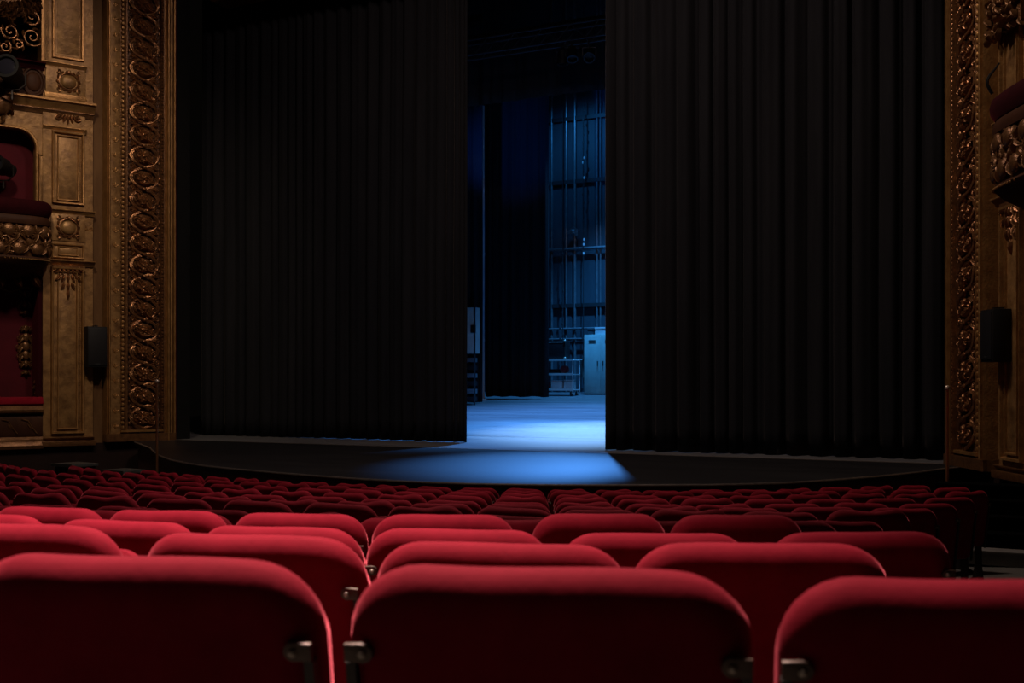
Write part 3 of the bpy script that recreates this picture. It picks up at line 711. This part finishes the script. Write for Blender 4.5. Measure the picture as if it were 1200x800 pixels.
# bent black cable on the right box rail
pts = [at_depth(px, py, 14.1) for px, py in ((1171, 74), (1166, 81), (1160, 88), (1157, 94), (1157, 99), (1160, 105), (1163, 110))]
mb = MB(); q0 = pts[-1]; mb.tube([p-q0 for p in pts], [.012, .014, .018, .02, .02, .02, .02], 6)
o = mb.build('bent_cable', 'speaker_black'); o.location = q0; tag(o, 'thin bent black cable rising from the dark balcony rail', 'cable')

# proscenium header: dark carved pelmet under the top of the opening
def header():
    p = at_y(228, 12, 18.9); z = p.z
    h = thing('trim_3', 'dark carved red-gold beam across the top of the stage opening', 'beam', (0, 18.9, z)); h['kind'] = 'structure'
    mb = MB(); mb.prism([(-.30, .10), (-.24, 0), (-.12, -.02), (.20, -.02), (.25, .10), (.25, 1.3), (-.30, 1.3)], -7.3, 7.3, 'x'); mb.build('beam', 'gold_dark', h)
    mb = MB(); mb.prism([(-.34, .02), (-.30, -.03), (-.25, .0), (-.25, .12), (-.34, .12)], -7.3, 7.3, 'x'); mb.build('moulding', 'gold_relief', h)
    lf = MB()
    for q in range(5): lf.leaf((0, 0), PI+PI*(q+.5)/5, .13, .035, .04, .4*(q-2), 0)
    lf.ball((0, .02, 0), .05, .04, .05, 8, 5); me = lf.mesh('leaf', 'gold_relief')
    for i in range(34): o = link('leaf_ornament', me, h, (-7.1+i*.42, -.30, .04), (PI, 0, 0))
header()

# ================================================================== CURTAINS
def curtain(name, label, x0, x1, y0, z0, z1, wl=.46, amp=.10, mat='black_cloth', seed=1, edge=None, hem=.03, step=.022, nz=26, zfun=None):
    n = int((x1-x0)/step); vs = []; fs = []; off = seed*17.3
    cx = (x0+x1)/2
    ph = 0; P = []
    for i in range(n+1):
        x = x0+(x1-x0)*i/n
        w_ = wl*(1+.6*noise.noise((x*.75+off, 0, 0))+.5*noise.noise((x*2.3+off, 2, 0))); 
        if edge is not None: w_ *= .50+.5*min(1, abs(x-edge)/1.2)
        ph += 2*PI*(x1-x0)/n/w_; a = amp*(1+.8*noise.noise((x*.9+off, 5, 0))+.5*noise.noise((x*2.9+off, 7, 0)))
        P.append((x, ph, a))
    for j in range(nz+1):
        v = j/nz; z = z0+(z1-z0)*v
        for (x, ph, a) in P:
            am = a*(1-.30*v); d = .35*noise.noise((x*.5+off, z*.22, 3))
            s_ = math.sin(ph+d); y = am*(math.copysign(abs(s_)**.75, s_))+.05*noise.noise((x*.8+off, z*.15, 9))+.018*math.sin(2.7*ph+1.3*d+seed)
            xx = x+am*.35*math.cos(ph+d)
            zz = z
            if j == 0: zz += hem*(.5+.5*math.sin(ph*.5+seed))*.5+.01
            if zfun and j == 0: zz = zfun(y0+y)+.004+hem*.2*(1+math.sin(ph*.5))
            vs.append((xx-cx, y, zz-z0))
    m = n+1
    for j in range(nz):
        for i in range(n): fs.append((j*m+i, j*m+i+1, (j+1)*m+i+1, (j+1)*m+i))
    me = bpy.data.meshes.new(name); me.from_pydata(vs, [], fs); me.materials.append(M[mat])
    for p in me.polygons: p.use_smooth = True
    o = link(name, me, None, (cx, y0, z0)); sm = o.modifiers.new('thick', 'SOLIDIFY'); sm.thickness = .012; sm.offset = 0
    tag(o, label, 'curtain'); return o
pl = at_y(550, 518.5, 19.35); pr = at_y(705, 526, 18.75)
ZC = 11.7
curtain('stage_curtain', 'tall black pleated curtain beside the brightly gilded frame', -8.3, pl.x-.04, 19.35, stage_z(19.35)+.01, ZC, .30, .075, seed=2, edge=pl.x, zfun=stage_z)
curtain('stage_curtain', 'tall black pleated curtain beside the dim gilded frame', pr.x+.04, 8.3, 18.75, stage_z(18.75)+.01, ZC, .37, .085, seed=5, edge=pr.x, zfun=stage_z)
# masking legs and border deep on the stage
yl = 33.0
a, b = at_y(569, 469, yl), at_y(642, 469, yl)
curtain('leg_curtain', 'narrow black leg curtain hanging deep on the blue-lit stage', a.x, b.x, yl, stage_z(yl)+.05, 13.5, .34, .06, 'leg_cloth', seed=9, hem=.06, step=.02)
a, b = at_y(536, 469, 30.5), at_y(566, 469, 30.5)
curtain('leg_curtain', 'black leg curtain with a thin lit edge behind the parted curtain', a.x, b.x, 30.5, stage_z(30.5)+.03, 13.5, .34, .05, 'leg_cloth', seed=12, step=.02)
yb = 27.6
zb_, zt_ = at_y(636, 114, yb).z, at_y(665, 24, yb).z
curtain('border_curtain', 'black border curtain hung across the top of the stage', -9, 6, yb, zb_, zt_, .55, .035, 'leg_cloth', seed=15, step=.05, nz=6, hem=0)

# pale pole added to imitate the bright lit edge of a leg curtain
p0 = on_stage(566.5, 32.2)
mb = MB(); mb.tube([(0,0,0), (0,0,9.6)], .035, 8); mb.lathe([(.14, 0), (.14, .03), (.05, .06), (.036, .2)], n=12); o = mb.build('lit_edge_pole', 'white_box'); o.location = p0
tag(o, 'thin tall pale pole imitating the lit edge of a leg curtain', 'pole')

# ================================================================== TRUSS AND STAGE LAMPS
def truss():
    for (yy, zz, lab) in ((TRY, TRZ, 'dark lattice lighting truss in front of the black border curtain'), (T2Y, T2Z, 'unseen added lighting truss behind the black border curtain')):
        t = thing('lighting_truss', lab, 'truss', (-3, yy, zz))
        for dy, dz in ((-.2, -.2), (.2, -.2), (-.2, .2), (.2, .2)):
            mb = MB(); mb.tube([(-6, dy, dz), (6, dy, dz)], .028, 8); mb.build('chord', 'dark_steel', t)
        br = MB(); br.tube([(0, 0, -.2), (.4, 0, .2)], .014, 5); br.tube([(.4, 0, .2), (.8, 0, -.2)], .014, 5); me = br.mesh('brace', 'dark_steel')
        for i in range(15):
            for dy in (-.2, .2): link('brace', me, t, (-6+i*.8, dy, 0))
        for x in (-5, 5): mb = MB(); mb.tube([(x, 0, .2), (x, 0, 6)], .01, 5); mb.build('cable', 'dark_steel', t)
truss()
def stage_lamp(loc, target, lab, name='stage_lamp', hang=True):
    d = Vector(target)-Vector(loc); rz = math.atan2(d.y, d.x)+PI/2; pit = math.asin(-d.z/d.length); d.normalize()
    c = Vector(loc)-d*.16; s = thing(name, lab, 'lamp', c, rz)
    m = Matrix.Rotation(pit, 4, 'X'); mb = MB().lathe([(.07, .3), (.12, .26), (.13, .02), (.15, -.02), (.15, -.1), (.12, -.1), (.12, .0), (.02, .0)], (0,0,0), 14, 'y'); mb.v = [tuple(m @ Vector(v)) for v in mb.v]; mb.build('housing', 'speaker_black', s)
    MB().tube([(-.17, 0, 0), (-.17, 0, .22), (.17, 0, .22), (.17, 0, 0)], .012, 6).build('yoke', 'iron', s)
    return s, c
for (l_, t_, w_, a_, lab_) in LAMPS:
    s_, c_ = stage_lamp(l_, t_, lab_); top = (TRZ if l_[1] < 30 else T2Z)-.232-c_.z
    cy_ = TRY if l_[1] < 30 else T2Y; wy = (cy_-.2 if l_[1] < cy_ else cy_+.2)-c_.y; rz_ = s_.rotation_euler.z
    MB().tube([(0, 0, .21), (wy*math.sin(rz_), wy*math.cos(rz_), top-.006)], .02, 6).build('clamp', 'iron', s_)
s_, c_ = stage_lamp(BOOM[0], BOOM[1], 'unseen lamp on a boom stand added to light the leg curtain', 'boom_fill')
z_ = stage_z(c_.y)-c_.z
MB().tube([(0, .22, z_), (0, .22, .3)], .025, 8).build('boom_pole', 'iron', s_); MB().lathe([(.3, z_), (.3, z_+.03), (.04, z_+.05)], (0, .22, 0), 16).build('boom_base', 'iron', s_)
MB().tube([(0, 0, .22), (0, .22, .22)], .018, 6).build('clamp', 'iron', s_)

# ================================================================== THINGS UPSTAGE
def cabinet():
    y = 35.4; a = at_y(684.5, 392, y); z0 = stage_z(y); h = at_y(690, 392, y).z-z0; x0 = a.x
    c = thing('metal_cabinet', 'pale green metal locker cabinet against the back wall', 'cabinet', (x0, y, z0))
    MB().box(0, 1.25, 0, .5, .05, h).build('body', 'cabinet_paint', c, bevel=.01)
    MB().box(.02, 1.23, .04, .46, 0, .06).build('plinth', 'dark_steel', c)
    for k in range(2):
        d = MB(); d.box(.03+k*.60, .61+k*.60, -.02, .005, .09, h-.05); dd = d.build('door', 'cabinet_paint', c, bevel=.008)
        MB().box(.50-.0+k*.2, .53+k*.2, -.05, -.018, h*.48, h*.56).build('handle', 'dark_steel', dd)
        for q in range(4): MB().box(.18+k*.6, .44+k*.6, -.026, -.018, h*.86+q*.03, h*.86+q*.03+.012).build('vent_slot', 'dark_steel', dd)
    for q, (xa, w_, hh) in enumerate(((.08, .2, .22), (.36, .42, .24))):
        p = Vector((x0+xa, y+.1, z0+h)); b = thing('carton', ['small dark carton on the pale green cabinet', 'pale open carton on the pale green cabinet'][q], 'box', p)
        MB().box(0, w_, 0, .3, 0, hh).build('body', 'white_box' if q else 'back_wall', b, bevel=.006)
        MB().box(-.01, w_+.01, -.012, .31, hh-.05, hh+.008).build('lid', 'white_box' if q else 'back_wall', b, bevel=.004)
    # hose and fittings beside the cabinet
    t = thing('fire_hose', 'dark coiled hose hanging beside the pale green cabinet', 'hose', (x0-.28, y+.7, z0))
    mb = MB()
    for k in range(4): mb.tube([(.10*math.cos(2*PI*i/16), -.05*k*.4, h*.50+.35*math.sin(2*PI*i/16)-.04*k) for i in range(16)], .025, 6, closed=True)
    mb.build('coil', 'rubber', t); mb = MB(); mb.tube([(0, 0, 0), (0, .02, h*.5)], .02, 6); mb.build('hose_tail', 'rubber', t)
    mb = MB(); mb.ball((.05, -.06, h*.62), .05, .05, .05, 8, 5); mb.ball((.07, -.06, h*.47), .05, .05, .04, 8, 5); mb.build('nozzle', 'bolt_metal', t)
cabinet()
def trolley():
    y = 34.6; b = at_y(671.5, 460, y); z0 = stage_z(y); W = 1.45; h = at_y(660, 421, y).z-z0; D = .6
    x0 = b.x-W
    t = thing('trolley', 'three-shelf metal trolley on castors with boxes beside the leg curtain', 'trolley', (x0, y, z0), 0)
    zs = [.20, h*.58, h-.04]
    for z in zs:
        s = MB().box(0, W, 0, D, z, z+.035).build('shelf', 'trolley_metal', t, bevel=.006)
        MB().box(-.012, W+.012, -.015, 0, z-.01, z+.06).build('lip', 'trolley_metal', s)
    for x in (.02, W-.02):
        for yy in (.02, D-.02): MB().tube([(x, yy, .15), (x, yy, h)], .022, 8).build('post', 'trolley_metal', t)
    for x in (.10, W-.10):
        for yy in (.08, D-.08):
            c = MB(); c.lathe([(.02, -.025), (.075, -.025), (.08, -.015), (.08, .015), (.075, .025), (.02, .025)], (x, yy, .08), 14, 'x'); cc = c.build('castor', 'rubber', t)
            f = MB(); f.box(x-.035, x-.027, yy-.03, yy+.03, .07, .19); f.box(x+.027, x+.035, yy-.03, yy+.03, .07, .19); f.box(x-.035, x+.035, yy-.04, yy+.04, .18, .20); f.build('fork', 'trolley_metal', cc)
    MB().tube([(W, .05, h), (W+.08, .05, h+.0), (W+.08, D-.05, h), (W, D-.05, h)], .015, 6).build('push_bar', 'trolley_metal', t)
    def load(name, label, cat, x, z, w_, h_, mat, d=.34, par=None, lid=True):
        g = thing(name, label, cat, (x0+x, y+.1, z0+z+.037)); MB().box(0, w_, 0, d, 0, h_).build('body', mat, g, bevel=.01)
        if lid: MB().box(-.008, w_+.008, -.008, d+.008, h_*.8, h_*.84).build('seam', 'dark_steel', g)
        return g
    load('white_carton', 'white carton on the bottom shelf of the trolley', 'box', .58, .20, .42, .30, 'white_box')
    load('white_carton', 'narrow white carton at the end of the trolley bottom shelf', 'box', 1.06, .20, .30, .32, 'white_box')
    load('toolbox', 'dark red toolbox on the bottom shelf of the trolley', 'box', .12, .20, .40, .24, 'red_plastic')
    load('toolbox', 'black toolbox on the middle shelf of the trolley', 'box', .15, zs[1], .7, .16, 'case_black')
    g = load('cable_drum', 'red and black cable drum on the middle shelf of the trolley', 'drum', 1.0, zs[1], .1, .02, 'case_black', .2, lid=False)
    MB().lathe([(.03, -.09), (.13, -.09), (.13, -.07), (.06, -.06), (.06, .06), (.13, .07), (.13, .09), (.03, .09)], (.05, .1, .15), 16, 'y').build('reel', 'red_plastic', g)
    g = thing('flight_case', 'large black flight case with metal corners on the trolley top', 'case', (x0+.30, y+.10, z0+zs[2]+.037))
    hh = at_y(655, 399, y).z-z0-zs[2]-.04; MB().box(0, .80, 0, .42, 0, hh).build('body', 'case_black', g, bevel=.01)
    for x in (0, .80):
        for z in (0, hh): MB().ball((x, .0, z+(.045 if z == 0 else 0)), .045, .03, .045, 8, 5).build('corner', 'bolt_metal', g)
    MB().box(.02, .78, -.008, 0, hh-.05, hh-.03).build('edge_strip', 'trolley_metal', g)
trolley()
def rack(px0, px1, pya, y, label):
    a, b = at_y(px0, 400, y), at_y(px1, 400, y); z0 = stage_z(y); z1 = at_y(px1, pya, y).z
    t = thing('dimmer_rack', label, 'rack', (a.x, y, z0)); W = b.x-a.x; h = z1-z0
    for x in (.02, W-.02): MB().box(x-.02, x+.02, 0, .04, 0, h).build('upright', 'dark_steel', t)
    MB().box(0, W, .0, .3, h*.53, h).build('panel', 'cabinet_paint', t, bevel=.01)
    MB().box(W*.75, W+.03, -.05, .0, h*.74, h*.82).build('switch_box', 'case_black', t)
    for k in range(6):
        MB().box(W*.35, W*.95, -.02, .2, h*(.04+.08*k), h*(.085+.08*k)).build('module', 'steel_pipe' if k % 2 else 'case_black', t, bevel=.005)
rack(540, 556.5, 360, 29.85, 'tall pale panelled rack of dimmer modules behind the curtain edge')

# ================================================================== POSTS, STEPS
def post(px, Z, ptop, label):
    p = at_depth(px, ptop, Z); z0 = floor_z(p.x, p.y); h = p.z-z0
    t = thing('brass_post', label, 'post', (p.x, p.y, z0))
    MB().lathe([(.09, 0), (.09, .015), (.03, .03), (.022, .06)], n=14).build('base', 'brass', t)
    MB().tube([(0, 0, .04), (0, 0, h-.03)], .021, 10).build('shaft', 'brass', t)
    MB().lathe([(.022, h-.05), (.032, h-.04), (.034, h-.02), (.024, h), (.005, h+.01)], n=10).build('finial', 'bolt_metal', t)
post(184, 18.3, 445, 'slim brass post by the apron beside the brighter gilded frame')
post(1110, 14.4, 452, 'slim brass post by the apron beside the stage stairs')
def step_block(px, py, Z, w_, d, label):
    p = at_depth(px, py, Z); z0 = floor_z(p.x, p.y)
    t = thing('step_block', label, 'step', (p.x, p.y, z0), R(-8)); h = p.z-z0
    MB().box(-w_/2, w_/2, -d/2, d/2, h-.05, h).build('tread', 'step_dark', t, bevel=.01)
    MB().box(-w_/2+.04, w_/2-.04, -d/2+.04, d/2-.04, 0, h-.05).build('riser', 'dark_wall', t)
    MB().box(-w_/2, w_/2, -d/2-.012, -d/2, h-.05, h+.004).build('nosing', 'step_grey', t)
step_block(88, 542.5, 19.4, .62, .5, 'small dark step block beside the lower box with the red cushion')
step_block(146, 550, 18.9, .60, .45, 'small dark step block beside the apron corner')
def stairs():
    x0, x1 = 7.95, 9.10; y0 = 13.5; z0 = floor_z(9, y0)
    t = thing('stage_stairs', 'low stairs with pale bottom step leading up to the stage', 'stairs', ((x0+x1)/2, y0, z0)); W = x1-x0
    H = STAGE_Z-z0; n = 5
    for k in range(n):
        m = 'step_grey' if k == 0 else 'pitch'
        MB().box(-W/2, W/2, k*.26, (k+1)*.26+.02, 0, H*(k+1)/n-.03).build('riser', m, t, smooth=False)
        MB().box(-W/2, W/2, k*.26-.015, (k+1)*.26+.005, H*(k+1)/n-.03, H*(k+1)/n).build('tread', m, t, bevel=.006)
stairs()

# ================================================================== SEATS
SW = .552
TILT = R(11)
def rrect(a, b0, b1, r, n=7):            # outline in x-z, top corners round, bottom corners tighter
    pts = []
    for (cx, cz, a0, rr) in ((a-r, b1-r, 0, r), (-a+r, b1-r, PI/2, r), (-a+r*.5, b0+r*.5, PI, r*.5), (a-r*.5, b0+r*.5, 1.5*PI, r*.5)):
        for i in range(n+1):
            q = a0+PI/2*i/n; pts.append((cx+rr*math.cos(q), cz+rr*math.sin(q)))
        if a0 == 0:
            for k in range(1, 8): u = k/8; pts.append((lerp(a-r, -a+r, u), b1))
    return pts
def pillow(a, b0, b1, r, levels, seed=0, dent=0.0):
    mb = MB(); vs = []; fs = []; base = rrect(a, b0, b1, r); m = len(base); cz = (b0+b1)/2
    for ins, y in levels:
        ring = rrect(a-ins, b0+ins, b1-ins, max(.02, r-ins*.75))
        for (x, z) in ring:
            d = 0; dx = 0
            if dent:
                d = dent*noise.noise((x*5+seed*7.1, y*9, seed*3.3)) * max(0, (z-cz)/(b1-cz))
            vs.append((x, y+.3*d, z+d))
    k = len(levels)
    for j in range(k-1):
        for i in range(m): fs.append((j*m+i, j*m+(i+1) % m, (j+1)*m+(i+1) % m, (j+1)*m+i))
    fs.append(tuple(range(m-1, -1, -1))); fs.append(tuple((k-1)*m+i for i in range(m)))
    mb.add(vs, fs); return mb
TM = Matrix.Translation((0, 0, .40)) @ Matrix.Rotation(TILT, 4, 'X') @ Matrix.Translation((0, 0, -.40))
ysh = -(TM @ Vector((0, -.02, TOPZ/math.cos(TILT)*.985))).y      # bring the top edge above the row curve
zsh = TOPZ-(TM @ Vector((0, 0, .905))).z
TM = Matrix.Translation((0, ysh, zsh)) @ TM
def tilt(mb): mb.v = [tuple(TM @ Vector(v)) for v in mb.v]; return mb
BL = [(.13, -.047), (.06, -.046), (.035, -.042), (.016, -.031), (.005, -.016), (0, .0), (.004, .018), (.016, .034), (.04, .044), (.09, .05), (.15, .052)]
back_meshes = [tilt(pillow(SW/2, .36, .905, .105, BL, s, d)).mesh('backrest', 'velvet') for s, d in ((0, 0.004), (1, .006), (2, .005))]
far_meshes = [tilt(pillow(SW/2, .36, .905, .115, BL, s+5, d)).mesh('backrest', 'velvet') for s, d in ((0, .018), (1, .024), (2, .014), (3, .028), (4, .010))]
cush = pillow(SW/2-.05, .40, .80, .07, [(.10, .10), (.04, .102), (.012, .115), (0, .14), (.012, .175), (.05, .195), (.12, .20)])
cush_mesh = tilt(cush).mesh('seat_cushion', 'velvet')
def leg_mesh(sx):
    x = sx*(SW/2-.035); mb = MB()
    prof = [(-.10, 0), (.22, 0), (.22, .025), (.17, .05), (.13, .20), (.15, .42), (.11, .60), (.06, .66), (.02, .64), (.03, .42), (.03, .20), (-.0, .05), (-.10, .025)]
    mb.prism([(p[0]+ysh*.6, p[1]) for p in prof], x-.005, x+.005, 'x'); return mb.mesh('leg', 'iron', bevel=.0)
legs = [leg_mesh(-1), leg_mesh(1)]
def bracket(sx):
    mb = MB(); zc = .793; e = SW/2-.004
    poly_ = [(e, zc-.013)]+[(e-.026+.0145*math.cos(q), zc+.0145*math.sin(q)) for q in [PI*1.5-PI*i/10 for i in range(11)]]+[(e, zc+.013)]
    mb.prism([(sx*p[0], p[1]) for p in poly_], -.053, -.044, 'y')
    me = tilt(mb).mesh('bracket', 'bracket_metal', bevel=.002)
    s = MB(); s.box(min(sx*(e-.014), sx*e), max(sx*(e-.014), sx*e), -.047, -.030, .36, zc-.016)
    st = tilt(s).mesh('stay', 'iron')
    b = MB(); b.ball((sx*(e-.026), -.054, zc), .0065, .007, .0065, 10, 6); return me, tilt(b).mesh('bolt', 'bolt_metal'), st
brk = [bracket(-1), bracket(1)]
ORD = ['front', 'second', 'third', 'fourth', 'fifth', 'sixth', 'seventh', 'eighth', 'ninth', 'tenth', 'eleventh', 'twelfth', 'rearmost']
NUM = [0, 'first', 'second', 'third', 'fourth', 'fifth', 'sixth', 'seventh', 'eighth', 'ninth', 'tenth', 'eleventh', 'twelfth']+['%sth' % k for k in range(13, 21)]+['21st', '22nd', '23rd']+['%sth' % k for k in range(24, 31)]
rs = random.Random(42)
def make_seat(x, y, rz, row, sx, near, label, group):
    nm, h, g = rowdefs[row]
    z = EYE-h-TOPZ
    t = thing('theatre_seat', label, 'seat', (x, y, z+rs.uniform(-.004, .004)), rz+rs.uniform(-.012, .012), group)
    t.scale = (sx, 1, 1)
    link('backrest', rs.choice(back_meshes if near else far_meshes), t)
    link('seat_cushion', cush_mesh, t)
    for k in range(2):
        link('leg', legs[k], t)
        bo = link('bracket', brk[k][0], t); link('bolt', brk[k][1], bo); link('stay', brk[k][2], bo)
    return t
def row_points(row):
    nm, h, g = rowdefs[row]
    if nm in 'ABCD': return {'A': PA, 'B': PB, 'C': PC, 'D': PD}[nm]
    pitch = .532
    # anchor: the pixel of a gap between two seats (or right end), found on the row curve
    anchor = {'E': 992, 'E2': 1047, 'F': 551, 'G': 561, 'H': 568.5, 'I': 574.5, 'J': 579, 'K': 583, 'L': 587}[nm]
    xr = {'E': 8.80, 'E2': 8.85, 'L': 8.35, 'K': 8.6}.get(nm, 8.85)
    xl = {'L': -1.9, 'K': -2.8, 'J': -3.0, 'I': -3.0}.get(nm, -3.0)
    def px(x): y = g(x); dx = x-CAMX; X = CY*dx+SY*y; Z = -SY*dx+CY*y; return 600+FPX*X/Z
    xa, xb = -4, 9.4
    for _ in range(50):
        m = (xa+xb)/2
        if px(m) < anchor: xa = m
        else: xb = m
    x0 = xa
    def stepx(x, d):
        n = 8
        for _ in range(n):
            e = .001; sl = (g(x+e)-g(x-e))/(2*e); x += d/n/math.sqrt(1+sl*sl)
        return x
    pts = []
    tgt = {'E': 992, 'E2': 1047, 'F': 1069, 'G': 1100, 'H': 1126, 'I': 1145, 'J': 1161, 'K': 1140, 'L': 1092}[nm]
    x = x0; ln = 0
    while px(x) < tgt: x = stepx(x, .02); ln += .02
    n = round(ln/pitch); pr_ = ln/n if n else pitch
    x = stepx(x0, pr_/2)
    for _ in range(n): pts.append((x, g(x))); x = stepx(x, pr_)
    x = stepx(x0, -pitch/2)
    while x > xl+.1 and px(x) > -210: pts.append((x, g(x))); x = stepx(x, -pitch)
    return sorted(pts)
tot = 0
for row in range(len(rowdefs)):
    nm, h, g = rowdefs[row]; P = row_points(row); near = nm in 'ABCDE' and nm != 'E2'
    fromstage = len(rowdefs)-1-row; o_ = ORD[fromstage]
    for i, (x, y) in enumerate(P):
        a = P[max(0, i-1)]; b = P[min(len(P)-1, i+1)]
        rz = math.atan2(b[1]-a[1], b[0]-a[0])
        ds = [math.hypot(P[k+1][0]-P[k][0], P[k+1][1]-P[k][1]) for k in (i-1, i) if 0 <= k < len(P)-1]
        w_ = min(min(ds)-.006, {'A': .566, 'B': .568, 'C': .55, 'D': .525, 'E': .50}[nm]) if near else .482
        k = len(P)-1-i; where = 'at the aisle end' if k == 0 else '%s from the aisle end' % NUM[k+1]
        rw = {'front': 'front row by the stage apron', 'rearmost': 'rearmost row'}.get(o_, '%s row from the stage' % o_)
        make_seat(x, y, rz, row, w_/SW, near, 'red velvet theatre seat %s, %s' % (where, rw), 'seats of the %s row' % o_); tot += 1
print('seats', tot)
